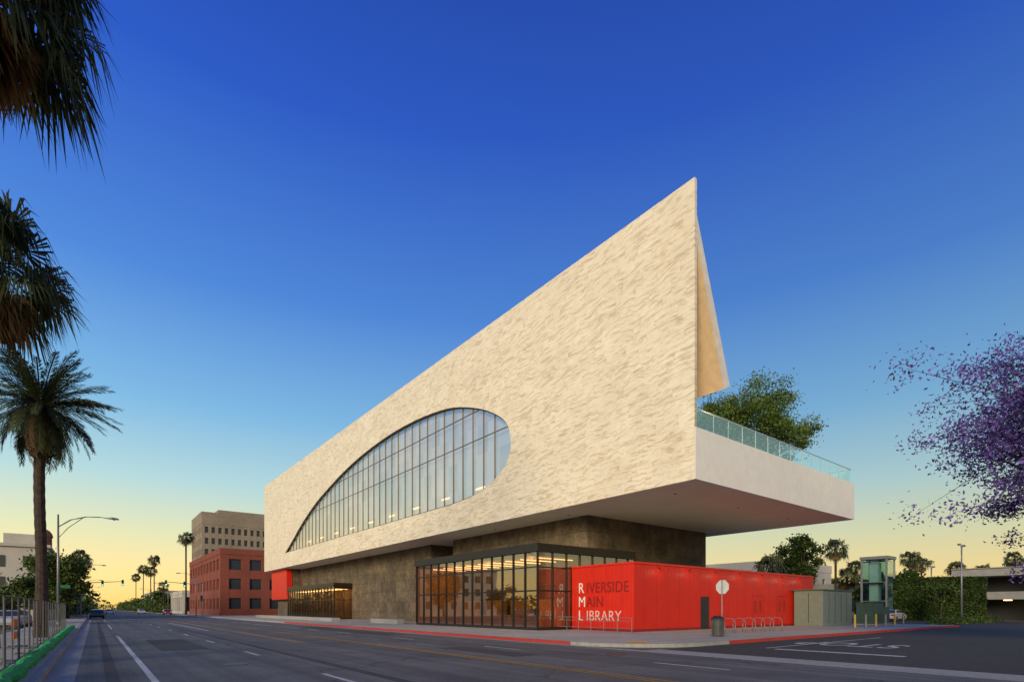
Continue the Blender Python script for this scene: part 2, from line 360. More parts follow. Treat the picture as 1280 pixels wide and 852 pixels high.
def span(P,axis,val):
    r=[]
    for i in range(len(P)):
        a=P[i];b=P[(i+1)%len(P)]
        if (a[axis]-val)*(b[axis]-val)<0:
            t=(val-a[axis])/(b[axis]-a[axis]); r.append(a[1-axis]+t*(b[1-axis]-a[1-axis]))
    return (min(r),max(r)) if len(r)>1 else None
B=[];v=32.6
while v<92:
    s=span(hole,0,v)
    if s: B.append((U0+.16,U0+.235,v-.03,v+.03,s[0],s[1]))
    v+=1.55
boxes('mullions',B,MULL,lib)
B=[]
for h in (13.1,15.5,17.9):
    s=span(hole,1,h)
    if s: B.append((U0+.18,U0+.232,s[0],s[1],h-.03,h+.03))
boxes('transoms',B,MULL,lib)
B=[]
for k in range(9): B.append((U0+.5,U0+.55,36+k*5.6,37.3+k*5.6,11.5,11.62))
boxes('reading_room_lamps',B,WARM2,lib)
box('soffit_plate',U0+.21,UB-.3,V0+.4,V1-.2,H0,9.95,SOFF,lib)
box('terrace_end_parapet',U0+.012,UB,V0-.04,V0+.4,H0+.0,11.08,PLASTER,lib)
box('rear_parapet',UB-.3,UB,V0+.4,V1,H0,11.08,PLASTER,lib)
box('far_end_wall',U0+.21,UB-.3,V1-.2,V1,H0,20,PLASTER,lib)
box('rear_upper_wall',UB-.25,UB-.05,30,V1,11.08,13.9,PLASTER,lib)
box('flat_roof',28.0,UB,29,V1,13.9,14.3,PLASTER,lib)
V=[];F=[]
for k in range(9):
    for u in (27,34,41):
        if 27<20+k*8<46 and u>28: continue
        tube(V,F,(u,19+k*9,H0-.03),(u,19+k*9,H0-.004),.09,.09,12,True)
mesh('soffit_downlights',V,F,GREYM,lib)
cs=[(24.905,20.9),(27.5,13.75),(28.12,14.05),(24.905,22.2)]
V=[(u,vv,h) for vv in (V0,V1-.5) for u,h in cs]
F=[(0,1,2,3),(7,6,5,4)]+[(i,(i+1)%4+0,4+(i+1)%4,4+i) for i in range(4)]
slm=flat('roof_slab_plaster',(.70,.64,.54),.7); slw=flat('roof_slab_warm_lit_underside',(.62,.46,.28),.6)  # warm light on the slab's inner face is put into its tan colour
mesh('tilted_roof_slab',V,F,[slm,slw],lib,[0,0,1,0,0,0])
mesh('balustrade_glass_end',[(U0+.25,V0+.15,11.05),(UB-.08,V0+.15,11.05),(UB-.08,V0+.15,12.16),(U0+.25,V0+.15,12.16)],[(0,1,2,3)],GLASSR,lib)
mesh('balustrade_glass_rear',[(UB-.13,V0+.2,11.05),(UB-.13,29,11.05),(UB-.13,29,12.16),(UB-.13,V0+.2,12.16)],[(0,1,2,3)],GLASSR,lib)
B=[(U0+.25,UB-.08,V0+.12,V0+.18,12.16,12.2),(UB-.16,UB-.1,V0+.2,29,12.165,12.2)]
k=U0+2
while k<UB: B.append((k,k+.02,V0+.13,V0+.17,11.08,12.16)); k+=1.5
boxes('balustrade_rail',B,flat('pale_rail_metal',(.5,.56,.56),.4,.3),lib)
box('terrace_glazing',28,UB-.3,29.5,29.56,9.96,13.88,DGLASS,lib)
box('concrete_core_near',28.1,43.2,27.2,45.6,0,H0-.003,CORE,lib)
box('concrete_core_far',28.1,43.2,50,94.6,0,H0-.003,CORE,lib)
lob=[23.2,33.0,27.0,44.0,5.95]
def lobby(x0,x1,y0,y1,h,nm):
    fr=[]
    fr+=[(x0-.15,x1,y0-.15,y1+.1,h-.55,h)]
    fr+=[(x0-.02,x0+.14,y0,y1,.15,.35),(x0+.14,x1,y0-.02,y0+.14,.15,.35)]
    y=y0+.001
    while y<y1-.05:
        fr.append((x0-.06,x0+.1,y,y+.07,.35,h-.55)); y+=1.3
    fr.append((x0-.06,x0+.1,y1-.1,y1,.35,h-.55))
    x=x0+1.3
    while x<x1: fr.append((x,x+.07,y0-.06,y0+.1,.35,h-.55)); x+=1.3
    fr.append((x0-.03,x0+.07,y0+.1,y1-.1,2.75,2.85)); fr.append((x0+.12,x1,y0-.03,y0+.07,2.75,2.85))
    fr.append((x0-.03,x0+.07,y0+.1,y1-.1,4.35,4.42)); fr.append((x0+.12,x1,y0-.03,y0+.07,4.35,4.42))
    boxes(nm+'_frames',fr,DARKM,lib)
    mesh(nm+'_glass',[(x0+.03,y0+.03,.3),(x0+.03,y1,.3),(x0+.03,y1,h-.5),(x0+.03,y0+.03,h-.5),(x1,y0+.03,.3),(x1,y0+.03,h-.5)],[(0,1,2,3),(0,3,5,4)],GLASSL,lib)
    box(nm+'_ceiling',x0+.2,x1-.05,y0+.2,y1-.1,h-.75,h-.56,WOOD,lib)
    box(nm+'_floor',x0+.2,x1-.05,y0+.2,y1-.1,.1,.2,INT,lib)
    sheet(nm+'_roof',x0+.1,x1-.1,y0+.1,y1-.1,h+.006,ROOFG,lib)
lobby(*lob,'lobby')
box('lobby_end_wall',23.3,28.1,43.75,43.98,.15,5.3,INT,lib)
st=[]
for k in range(9): st.append((24.2,27.6,28.2+k*1.8,28.3+k*1.8,5.1,5.15))
boxes('lobby_strip_lights',st,WARM,lib)
B=[]
for k in range(5): B.append((25.2,26.0,29+k*3,31+k*3,.2,1.1))
for k in range(4): B.append((27.2,27.7,29+k*3.6,31.5+k*3.6,.2,2.3))
boxes('lobby_furniture',B,INT,lib,.03)
def plight(name,loc,en,rad=.3,col=(1,.66,.36)):
    l=bpy.data.lights.new(name,'POINT'); l.energy=en; l.color=col; l.shadow_soft_size=rad
    o=bpy.data.objects.new(name,l); o.location=loc; link(o,lib)
plight('lobby_light_1',(25.6,30.5,4.6),170,.3,(1,.58,.27)); plight('lobby_light_2',(25.6,36,4.6),170,.3,(1,.58,.27)); plight('lobby_light_3',(25.6,41,4.6),170,.3,(1,.58,.27))
plight('terrace_uplight',(28.9,18.2,11.2),160,.15,(1,.55,.25))
lobby(25.6,28.1,72,94,5.1,'far_lobby')
boxes('far_lobby_strip_lights',[(26,27.8,73+2*k,73.12+2*k,4.25,4.3) for k in range(10)],WARM,lib)
for k in range(4): plight('far_lobby_light_%d'%k,(26.6,74.5+5*k,3.6),170,.3,(1,.55,.22))
box('far_red_volume',25.7,26.6,95.2,104.8,3.2,H0-.004,RED,lib)
box('far_stair_core',26.7,28.0,95.2,104.5,0,H0-.004,CORE,lib)
box('passage_red_door',23.5,28.0,44.4,44.7,.15,5.4,RED,lib)
rx0,rx1,ry0,ry1,rh=26.3,51.3,21.5,26.94,4.4
box('red_volume',rx0,rx1,ry0,ry1,0,rh,RED,lib)
box('red_volume_cap',rx0-.06,rx1+.06,ry0-.06,ry1,rh,rh+.12,flat('red_cap',(.60,.018,.008),.4),lib)
sheet('red_volume_roof',rx0+.05,rx1-.05,ry0+.05,ry1-.1,rh+.126,ROOFG,lib)
box('red_volume_base',rx0-.03,rx1+.03,ry0-.03,ry1,.15,.32,DRED,lib)
box('service_door',33.5,34.5,ry0-.04,ry0+.1,.15,2.45,BLACK,lib)
B=[]
for a,b in ((40.5,42.3),(44.5,46.3)):
    B+=[(a,a+.04,ry0-.02,ry0+.01,.3,2.6),(b,b+.04,ry0-.02,ry0+.01,.3,2.6),(a,b+.04,ry0-.02,ry0+.01,2.6,2.64),((a+b)/2,(a+b)/2+.03,ry0-.02,ry0+.01,.3,2.6)]
    for q in range(9): B.append((a+.3,(a+b)/2-.2,ry0-.02,ry0+.01,1.3+q*.11,1.35+q*.11)); B.append(((a+b)/2+.2,b-.3,ry0-.02,ry0+.01,1.3+q*.11,1.35+q*.11))
boxes('service_door_outlines',B,DRED,lib)
B=[]
for k in range(7): B.append((28.6+k*3.3,28.72+k*3.3,ry0-.22,ry0-.06,4.2,4.28))
boxes('wall_washers',B,DRED,lib)
for k in range(7): plight('wall_washer_lamp_%d'%k,(28.66+k*3.3,ry0-.5,3.95),4,.08,(1,.75,.5))
def wm(y,z,off=.02): return Matrix(((0,0,-1,rx0-off),(-1,0,0,y),(0,1,0,z),(0,0,0,1)))
for s,row,z in (('R','IVERSIDE',2.66),('M','AIN',1.72),('L','IBRARY',.78)):
    text('sign_letter_'+s,s,1.0,wm(26.3,z),SIGNW,lib,.012,.9)
    text('sign_word_'+row,row,1.0,wm(25.55,z),flat('sign_pink_white',(.70,.42,.36),.4) if s=='L' else DRED,lib,.012,.9)
V=[];F=[]
for k in range(8): tube(V,F,(25.0,20.6+k*1.1,.15),(25.0,20.6+k*1.1,1.05),.022,.022,6)
for z in (1.05,.85,.4): tube(V,F,(25.0,20.6,z),(25.0,28.3,z),.02,.02,6)
hr=mesh('handrail',V,F,GREYM)
box('concrete_slab',22.2,23.0,46,52,.15,.6,KERB,root('concrete_bench'),.02)
box('wall',21,22.0,60,96,.15,.55,KERB,root('plaza_planter'),.02)
# ---------------------------------------------------------------- grid buildings
def gridb(name,x0,x1,y0,y1,h,floors,bay,pier,sp,wm_,gm,base=0,par=1.0,d=.35):
    r=root(name)
    box('glazing_core',x0+d,x1-d,y0+d,y1-d,0,h-.4,gm,r)
    B=[];fh=(h-par-base)/floors
    nx=max(1,round((x1-x0)/bay)); ny=max(1,round((y1-y0)/bay))
    for i in range(nx+1):
        c=x0+(x1-x0-pier)*i/nx; B.append((c,c+pier,y0,y0+d+.1,0,h-par)); 
    for i in range(ny+1):
        c=y0+(y1-y0-pier)*i/ny; B.append((x0+.002,x0+d+.1,c+.002,c+pier-.002,0,h-par))
    for f in range(floors+1):
        z=base+fh*f
        B.append((x0+.03,x1-.03,y0+.03,y0+d+.05,z-sp/2,z+sp/2)); B.append((x0+.035,x0+d+.05,y0+.035,y1-.03,z-sp/2,z+sp/2))
    B.append((x0-.08,x1+.08,y0-.08,y1+.08,h-par,h))
    boxes('walls',B,wm_,r)
    box('rear_walls',x1-d+.02,x1,y0+d+.2,y1,0,h-par,wm_,r); box('end_wall',x0+d+.2,x1-d,y1-d+.02,y1,0,h-par,wm_,r)
    return r
bb=gridb('brick_building',21.4,48,130,177,14.7,3,4.6,1.7,1.9,BRICK,DGLASS,base=.6,par=1.3)
box('brick_base',21.2,48.2,129.8,177.2,.0,.9,BRICK,bb)
V=[];F=[]
for i in range(10):
    a0=math.pi*i/10;a1=math.pi*(i+1)/10
    tube(V,F,(36+2.2*math.cos(a0),129.9,4.6+2.2*math.sin(a0)),(36+2.2*math.cos(a1),129.9,4.6+2.2*math.sin(a1)),.3,.3,4)
mesh('arch_surround',V,F,BRICK,bb)
ob=gridb('office_tower',31.7,62,230,256,38,8,2.4,1.0,1.9,OFFC,DGLASS,base=0,par=4.6,d=.7)
box('tower_plant_room',38,55,235,250,37.9,40,OFFC,ob)
gridb('shop_building',20.5,40,185,215,7,1,5,1,1.5,CREAM,DGLASS,par=1.2)
gridb('shop_building',20,38,260,330,9,2,5,1,1.5,GREYB,DGLASS,par=1.2)
gridb('shop_building',20,38,340,420,7,1,5,1,1.5,CREAM,DGLASS,par=1.2)
gridb('cream_building',95,118,46,64,10.2,2,5,2.5,2.5,CREAM,DGLASS,par=1.5)
gridb('low_building',104,120,30,44,6.0,1,5,2,2,GREYB,DGLASS,par=1.5)
mb=root('mission_style_building')
box('walls',-24,-5.0,96,125,0,9.8,CREAM,mb)
box('cornice',-24.3,-4.7,95.7,125.3,9.8,10.2,CREAM,mb)
B=[]
for f in range(3):
    for k in range(6): B.append((-22.5+k*3.0,-21.3+k*3.0,95.9,96.1,1.5+f*2.8,3.0+f*2.8))
    for k in range(9): B.append((-5.1,-4.9,97.5+k*3,98.7+k*3,1.5+f*2.8,3.0+f*2.8))
boxes('windows',B,DGLASS,mb)
box('parapet_tower',-9.5,-5.4,97,101,10.2,11.6,CREAM,mb)
V=[];F=[]
tube(V,F,(-5.9,106,10.2),(-5.9,106,12.2),.9,.9,12)
prof=[(1.05,12.2),(.95,12.7),(.7,13.1),(.4,13.35),(.08,13.5),(.04,14.3)]
for (r0,z0),(r1,z1) in zip(prof,prof[1:]): tube(V,F,(-5.9,106,z0),(-5.9,106,z1),r0,r1,12,True)
mesh('cupola',V,F,TILE,mb,smooth=False)
ps=root('parking_structure')
B=[(93,125,-25,21,z-.5,z+.5) for z in (3.3,6.4)]
B+=[(93.4,94.0,-24+k*6,-23.4+k*6,0,6.8) for k in range(8)]+[(92.8,92.99,-25,21,6.9,7.0)]
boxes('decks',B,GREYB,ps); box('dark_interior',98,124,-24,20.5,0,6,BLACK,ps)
boxes('deck_lamps',[(93.8,94.2,-20+5*k,-19.2+5*k,2.65,2.75) for k in range(8)],WARM,ps)
lt=root('glass_lift_tower')
box('shaft_glass',85,88,26.2,29.2,.2,8.2,glass('lift_glass',(.55,.8,.78),.03,.2,1.),lt)
boxes('shaft_frame',[(84.9,85.1,26.1,26.3,0,8.4),(87.9,88.1,26.1,26.3,0,8.4),(84.9,85.1,29.1,29.3,0,8.4),(87.9,88.1,29.1,29.3,0,8.4),(84.8,88.2,26.0,29.4,8.4,8.8)]+[(84.88,88.12,26.08,29.32,z,z+.08) for z in (2.6,5.2)],GREYM,lt)
box('lift_core',86,87.2,27.5,28.6,0,8,SIGNW,lt)
# ---------------------------------------------------------------- vegetation
def leaves(name,C,size,mats,seed,parent,asp=.45,w=None,flatz=1.0):
    rg=np.random.default_rng(seed); n=len(C)
    a=rg.normal(size=(n,3)); a[:,2]*=flatz; a/=np.linalg.norm(a,axis=1)[:,None]
    b=rg.normal(size=(n,3)); b-=a*(a*b).sum(1)[:,None]; b/=np.linalg.norm(b,axis=1)[:,None]
    s=size*rg.uniform(.6,1.3,size=(n,1)); a=a*s; b=b*s*asp
    V=np.stack([C-a,C+b,C+a,C-b],1).reshape(-1,3)
    F=np.arange(4*n).reshape(-1,4)
    idx=rg.choice(len(mats),size=n,p=w)
    return mesh(name,V.tolist(),F.tolist(),mats,parent,idx)
def tree(name,base,ctr,rad,ncl,per,leaf,mats,seed,tr=.25,w=None,twigs=0,cr=.3,fork=.35,limb=1.0,forkz=None):
    rg=np.random.default_rng(seed); r=root(name,base)
    ctr=np.array(ctr)-np.array(base); V=[];F=[]
    fk=Vector((ctr[0]*fork,ctr[1]*fork,max(1.5,ctr[2]-rad[2]*.9) if forkz is None else forkz))
    path(V,F,[(0,0,0),tuple(fk*.5+Vector((.15*tr,.1,0))),tuple(fk)],[tr*1.2,tr,tr*.8],8)
    P=[]
    mains=[]
    for i in range(7):
        a=2*math.pi*i/7+rg.uniform(-.3,.3)
        q=Vector((ctr[0]+math.cos(a)*rad[0]*.5,ctr[1]+math.sin(a)*rad[1]*.5,ctr[2]+rg.uniform(-.45,.45)*rad[2]))
        m1=fk.lerp(q,.5)+Vector((rg.normal()*.06*rad[0],rg.normal()*.06*rad[0],-.05*rad[2]))
        path(V,F,[tuple(fk),tuple(m1),tuple(q)],[tr*.6*limb,tr*.42*limb,tr*.22*limb],6); mains.append(q)
    for i in range(ncl):
        d=rg.normal(size=3); d/=np.linalg.norm(d); q=d*rg.uniform(.35,1.0)**.6*np.array(rad)+ctr
        q[2]=max(q[2],fk.z*.8)
        src=min(mains,key=lambda s:(s-Vector(q)).length)
        mid=src.lerp(Vector(q),.5)+Vector(rg.normal(size=3)*.05*rad[0])
        path(V,F,[tuple(src),tuple(mid),tuple(q)],[tr*.2*limb,tr*.13*limb,tr*.05*limb],5)
        cs=cr*min(rad)*rg.uniform(.6,1.3)
        sub=[q]
        for t in range(twigs):
            e=q+rg.normal(size=3)*cs*np.array([1,1,.7])*1.1; tube(V,F,tuple(q*.6+np.array(mid)*.4),tuple(e),tr*.07,tr*.02,4); sub.append(e)
        m=int(per*rg.uniform(.6,1.4))
        for e in sub:
            k=max(3,m//len(sub)); P.append(e+rg.normal(size=(k,3))*cs*(.55 if twigs==0 else .36)*np.array([1,1,.7]))
    mesh('trunk_and_limbs',V,F,BARK,r,smooth=True)
    leaves('foliage',np.concatenate(P),leaf,mats,seed+1,r,w=w)
    return r
def fan_palm(name,base,h,cr,nl,seg,seed,trr=.22,dead=14,lean=(0,0)):
    rg=np.random.default_rng(seed); r=root(name,base); V=[];F=[]
    pts=[(lean[0]*t**2,lean[1]*t**2,h*t) for t in np.linspace(0,1,7)]
    path(V,F,pts,[trr*1.5,trr*1.1,trr,trr*.95,trr*.9,trr*.95,trr*1.1],10)
    mesh('trunk',V,F,PBARK,r,smooth=True)
    top=Vector(pts[-1]); V=[];F=[];I=[]
    def quad(a,b,c,d,i): s=len(V);V.extend([a,b,c,d]);F.append((s,s+1,s+2,s+3));I.append(i)
    for k in range(nl+dead):
        isd=k>=nl
        az=rg.uniform(0,2*math.pi)
        el=rg.uniform(-.75,1.25) if not isd else rg.uniform(-1.45,-.85)
        d=Vector((math.cos(az)*math.cos(el),math.sin(az)*math.cos(el),math.sin(el)))
        pl=cr*rg.uniform(.40,.62) if not isd else cr*rg.uniform(.2,.45)
        q=top+d*pl*.5+Vector((0,0,.02)); tip=top+d*pl+Vector((0,0,-.10*cr))
        side=d.cross(Vector((0,0,1)));
        if side.length<.05: side=Vector((1,0,0))
        side.normalize(); upv=side.cross(d).normalized()
        tw=rg.uniform(-.7,.7); side,upv=side*math.cos(tw)+upv*math.sin(tw),upv*math.cos(tw)-side*math.sin(tw)
        wd=side*.012*cr
        m=int(rg.choice([0,0,1,1,2]))
        if isd: m=3+int(rg.integers(0,2))
        quad(top-wd,top+wd,q+wd,q-wd,m); quad(q-wd,q+wd,tip+wd,tip-wd,m)
        fl=cr*rg.uniform(.40,.58)
        for j in range(seg):
            t=(j/(seg-1)-.5)*R(210 if not isd else 120); f2=fl*(1-.25*abs(t)/2)*rg.uniform(.8,1.1)
            dd=(d*math.cos(t)+side*math.sin(t)); fold=upv*(.10*fl*rg.uniform(-.5,1))
            p1=tip+dd*f2*.55+fold; drop=.30 if not isd else .1
            p2=tip+dd*f2*.86+fold*.6-Vector((0,0,drop*cr*rg.uniform(.3,1.5)))
            sd=dd.cross(upv).normalized()*fl*math.sin(R(210)/seg/2)*.42
            s=len(V);V.extend([tip,p1-sd,p2,p1+sd]);F.append((s,s+1,s+2,s+3));I.append(m)
    mesh('crown',V,F,LP+LD,r,I); return r
def date_palm(name,base,h,cr,nf,nl,seed,trr=.28):
    rg=np.random.default_rng(seed); r=root(name,base); V=[];F=[]
    zs=np.linspace(0,h,40); rs=[]
    for i,z in enumerate(zs):
        t=z/h; rr=trr*(1.25-.35*min(1,t*3)) if t<.78 else trr*(.9+1.1*math.sin((t-.78)/.22*math.pi*.75))
        rs.append(rr*(1+.08*(i%2)))
    path(V,F,[(0.05*math.sin(z*.6),0,z) for z in zs],rs,12)
    for k in range(240):
        z=h*(.78+.22*rg.random()); a=rg.uniform(0,6.28); rr=trr*1.5
        p=Vector((math.cos(a)*rr,math.sin(a)*rr,z)); tube(V,F,p,p+Vector((math.cos(a)*.16,math.sin(a)*.16,.18)),.05,.03,4,True)
    mesh('trunk',V,F,PBARK,r)
    V=[];F=[];I=[]
    for k in range(nf):
        az=rg.uniform(0,2*math.pi); t=(k+.5)/nf; el=R(82-150*t)+rg.normal()*.08
        hd=Vector((math.cos(az),math.sin(az),0)); L_=cr*rg.uniform(.8,1.08)
        pts=[];p=Vector((0,0,h))+hd*.2; e=el
        nst=9
        for s_ in range(nst+1):
            pts.append(p.copy()); p=p+(hd*math.cos(e)+Vector((0,0,math.sin(e))))*(L_/nst); e-=R(4.0)*(1.25-.3*(el/1.4)); 
        m=int(rg.choice([0,0,0,1,1,2])) if t<.95 else 3
        for a,b in zip(pts,pts[1:]):
            s=len(V); w=Vector((-hd.y,hd.x,0))*.03; V.extend([a-w,a+w,b+w,b-w]);F.append((s,s+1,s+2,s+3));I.append(m)
        side=Vector((-hd.y,hd.x,0))
        for j in range(nl):
            q=(j+1)/nl*nst*.999; i=int(q); i=min(i,nst-1); c=pts[i].lerp(pts[i+1],q-i); dr=(pts[i+1]-pts[i]).normalized()
            ll=cr*.14*math.sin(math.pi*(.12+.80*j/nl))+.08
            for sg in(-1,1):
                tip=c+side*sg*ll*.55+dr*ll*.8+Vector((0,0,-ll*rg.uniform(-.15,.45)))
                ww=dr*.024*cr/3
                s=len(V);V.extend([c-ww,c.lerp(tip,.5)-ww*1.3,tip,c.lerp(tip,.5)+ww*1.3]);F.append((s,s+1,s+2,s+3));I.append(m)
    mesh('crown',V,F,LP+LD[:1],r,I); return r
date_palm('date_palm',(-2.15,36,.15),11.7,3.1,160,50,5,.25)
fan_palm('fan_palm_tree',(-3.1,27.0,.15),14.0,3.1,80,30,11,.26,44)
fan_palm('fan_palm_tree',(-2.6,19.0,.15),17.9,3.5,80,30,12,.26,60)
for i,(x,y,h,c) in enumerate([(17.6,152,19,2.4),(17.8,243,20,3),(18,262,17,3),(17.8,300,20,3),(18,360,19,3),(-3,180,15,3),(-3,250,18,3),(18,210,9,2.2),
      (98.2,37.6,11.8,2.6),(64.8,31.9,6.6,2.6),(100.9,35.5,8.2,2.4),(132,36.6,12,2.4),(146,38.3,11.8,2.6),(150,33,10.5,2.4),(149,23.4,11.8,2.4),(152,20,10.5,2.4),(104,38,7,2.6),(158,30,10,2.6)]):
    fan_palm('fan_palm_tree',(x,y,0),h,c,38,12,40+i,.2,8)
tree('eucalyptus_tree',(54.3,37.2,0),(59.0,31.8,21.7),(6.0,6.0,4.6),54,800,.135,LE,71,.45,(.3,.4,.3),3,.36,.35)
tree('jacaranda_tree',(33.0,-.6,0),(32.0,1.1,8.6),(5.7,5.4,4.5),130,760,.085,LJ,81,.34,(.62,.29,.09),6,.24,.2,1.3,2.6)
tree('street_tree',(-3.4,84,0),(-3.4,84,5.6),(3.0,3.0,2.9),26,260,.22,LG,91,.2,None,0,.34)
tree('street_tree',(-3.2,104,0),(-3.2,104,5.0),(2.6,3.0,2.6),22,200,.25,LG,92,.2,None,0,.34)
tree('street_tree',(-7,70,0),(-7,70,3.0),(3.0,3.0,2.0),22,220,.2,LG,93,.2,None,0,.34)
tree('street_tree',(18.2,225,0),(18.2,225,5),(3.0,3.0,2.9),20,130,.35,LG,94,.2,None,0,.34)
tree('street_tree',(93.4,41.3,0),(93.4,41.3,10.3),(3.0,3.0,4.0),26,260,.26,LG,95,.3,(.6,.3,.1),0,.34)
tree('street_tree',(101,45,0),(101,45,8.5),(3,3,3),20,200,.28,LG,96,.3,(.6,.3,.1),0,.34)
tree('street_tree',(90,30,0),(90,30,3.6),(2.6,2.6,2.4),20,160,.2,LG,97,.2,None,0,.34)
tree('street_tree',(80,19,0),(80,19,3.4),(1.8,1.8,1.5),16,160,.16,LG,98,.1,None,0,.34)
for i,(x,y) in enumerate([(118,35),(125,50),(140,20),(160,40),(165,10)]):
    tree('street_tree',(x,y,0),(x,y,5.5),(5,5,3),20,150,.4,LG,110+i,.3,(.5,.35,.15),0,.34)
def mass(name,segs,h,per,leaf,seed,mats=LG,w=None):
    rg=np.random.default_rng(seed); P=[]
    for (x0,y0,x1,y1,wd) in segs:
        L_=math.hypot(x1-x0,y1-y0); n=int(L_*per)
        t=rg.random(n); ph=rg.uniform(0,6,3); tt=t*L_/h
        hh=h*(.55+.22*np.sin(tt*.9+ph[0])+.15*np.sin(tt*2.3+ph[1])+.1*np.sin(tt*5+ph[2]))
        P.append(np.stack([x0+(x1-x0)*t+rg.normal(size=n)*wd,y0+(y1-y0)*t+rg.normal(size=n)*wd,hh*rg.random(n)**.7+.0],1))
    return leaves(name,np.concatenate(P),leaf,mats,seed,None,w=w)
mass('distant_trees',[(-60,640,80,640,6),(-5,140,-5,600,2),(19.5,215,19.5,640,1.2),(-80,130,-8,135,4)],8,26,.8,201)
mass('distant_treeline',[(170,-40,230,90,6),(120,70,200,90,5),(230,90,150,200,6)],8,30,.9,202)
mass('shrub_bed',[(64,15.6,86,15.6,.5),(86,15.6,88,24,.5)],.9,160,.12,203)
rg=np.random.default_rng(9); n=9000; t=rg.random(n)
hr_=root('green_wall'); 
leaves('ivy',np.stack([85.5+5.5*t+rg.normal(size=n)*.1,25.5-8.5*t+rg.normal(size=n)*.1,rg.random(n)*5.7+.1],1),.17,[LG[0],LG[1]],10,hr_)
mesh('wall_core',[(85.7,25.5,0),(91.2,17,0),(91.2,17,5.7),(85.7,25.5,5.7),(86.2,25.8,0),(91.7,17.3,0),(91.7,17.3,5.7),(86.2,25.8,5.7)],[(0,1,2,3),(5,4,7,6),(3,2,6,7),(4,0,3,7),(1,5,6,2)],LG[0],hr_)
# ---------------------------------------------------------------- street furniture
def lamp(base,h,arm,dx=1,name='street_lamp',dbl=False):
    r=root(name,base); V=[];F=[]
    tube(V,F,(0,0,0),(0,0,.5),.16,.14,10,True); path(V,F,[(0,0,.5),(0,0,h)],[.11,.06],10)
    def armf(dx):
        pts=[(0,0,h-1.0),(dx*arm*.25,0,h-.35),(dx*arm*.55,0,h-.02),(dx*arm*.85,0,h+.05),(dx*arm,0,h)]
        path(V,F,pts,[.05,.045,.04,.035,.035],6)
        pts=[(0,0,h-1.9),(dx*arm*.2,0,h-1.0),(dx*arm*.5,0,h-.08)]; path(V,F,pts,[.03,.03,.03],6)
    armf(dx)
    if dbl: armf(-dx)
    mesh('pole_and_arm',V,F,GREYM,r,smooth=True)
    for s in ((dx,-dx) if dbl else (dx,)):
        V=[(s*(arm-.1),-.06,h-.04),(s*(arm+.25),-.17,h-.06),(s*(arm+.75),-.12,h-.06),(s*(arm+.75),.12,h-.06),(s*(arm+.25),.17,h-.06),(s*(arm-.1),.06,h-.04),
           (s*(arm-.1),-.04,h+.06),(s*(arm+.25),-.12,h+.12),(s*(arm+.7),-.08,h+.06),(s*(arm+.7),.08,h+.06),(s*(arm+.25),.12,h+.12),(s*(arm-.1),.04,h+.06)]
        F=[(0,1,2,3,4,5),(11,10,9,8,7,6)]+[(i,(i+1)%6,6+(i+1)%6,6+i) for i in range(6)]
        mesh('luminaire',V,F,GREYM,r)
        V=[];F=[];tube(V,F,(s*(arm+.4),0,h-.06),(s*(arm+.4),0,h-.13),.12,.07,10,True);mesh('lens',V,F,SIGNW,r)
    return r
l1=lamp((-2.3,56.3,.15),9.0,3.2)
boxes('street_name_plate',[(-.03,.75,-.02,.02,3.1,3.35),(-.1,.1,-.1,.1,1.0,1.5)],flat('green_sign',(.02,.14,.06),.5),l1)
for y in (118,180,240,300): lamp((-2.3,y,.15),9,3.2)
for y in (134,190,250): lamp((17.4,y,.15),9,3.0,-1)
lamp((76.6,16.4,0),8.7,.6,1,'street_lamp',True)
lamp((88,22,0),7.2,.6,1,'street_lamp',True)
ss=root('stop_sign',(26.8,15.9,.15)); V=[];F=[]; tube(V,F,(0,0,0),(0,0,3.0),.03,.03,8,True); mesh('post',V,F,GREYM,ss)
oc=[(.40*math.cos(R(22.5+45*i)),.40*math.sin(R(22.5+45*i))) for i in range(8)]
mesh('octagon_back',[(.035,y,2.62+z) for y,z in oc]+[(.05,y,2.62+z) for y,z in oc],[tuple(range(8))]+[(i,(i+1)%8,8+(i+1)%8,8+i) for i in range(8)],flat('sign_back_aluminium',(.5,.5,.47),.5),ss)
mesh('octagon_face',[(.052,y,2.62+z) for y,z in oc],[tuple(range(8))],flat('sign_red',(.55,.02,.02),.4),ss)
t_=text('stop_text','STOP',.3,Matrix.Identity(4),SIGNW,ss); t_.matrix_basis=Matrix(((0,0,1,.056),(1,0,0,-.34),(0,1,0,2.52),(0,0,0,1)))
tb=root('litter_bin',(25.7,15.5,.15)); V=[];F=[]
for i in range(22):
    a=2*math.pi*i/22; tube(V,F,(.27*math.cos(a),.27*math.sin(a),.06),(.32*math.cos(a),.32*math.sin(a),.88),.018,.018,4)
for z,r_ in((.06,.28),(.5,.30),(.88,.33)):
    for i in range(22):
        a=2*math.pi*i/22;b=2*math.pi*(i+1)/22; tube(V,F,(r_*math.cos(a),r_*math.sin(a),z),(r_*math.cos(b),r_*math.sin(b),z),.022,.022,5)
tube(V,F,(0,0,.05),(0,0,.85),.24,.26,16,True)
mesh('basket',V,F,WIRE,tb)
V=[];F=[];tube(V,F,(0,0,.9),(0,0,1.0),.35,.28,18,True);tube(V,F,(0,0,1.0),(0,0,1.08),.28,.15,18,True);mesh('lid',V,F,BLACK,tb)
for k in range(7):
    br=root('bike_rack',(28.6+k*1.15,17.2,.15)); V=[];F=[]
    pts=[(0,-.4,0),(0,-.4,.6)]+[(0,-.4*math.cos(R(a)),.6+.28*math.sin(R(a))) for a in range(20,180,20)]+[(0,.4,.6),(0,.4,0)]
    path(V,F,pts,[.022]*len(pts),8); mesh('hoop',V,F,GREYM,br,smooth=True)
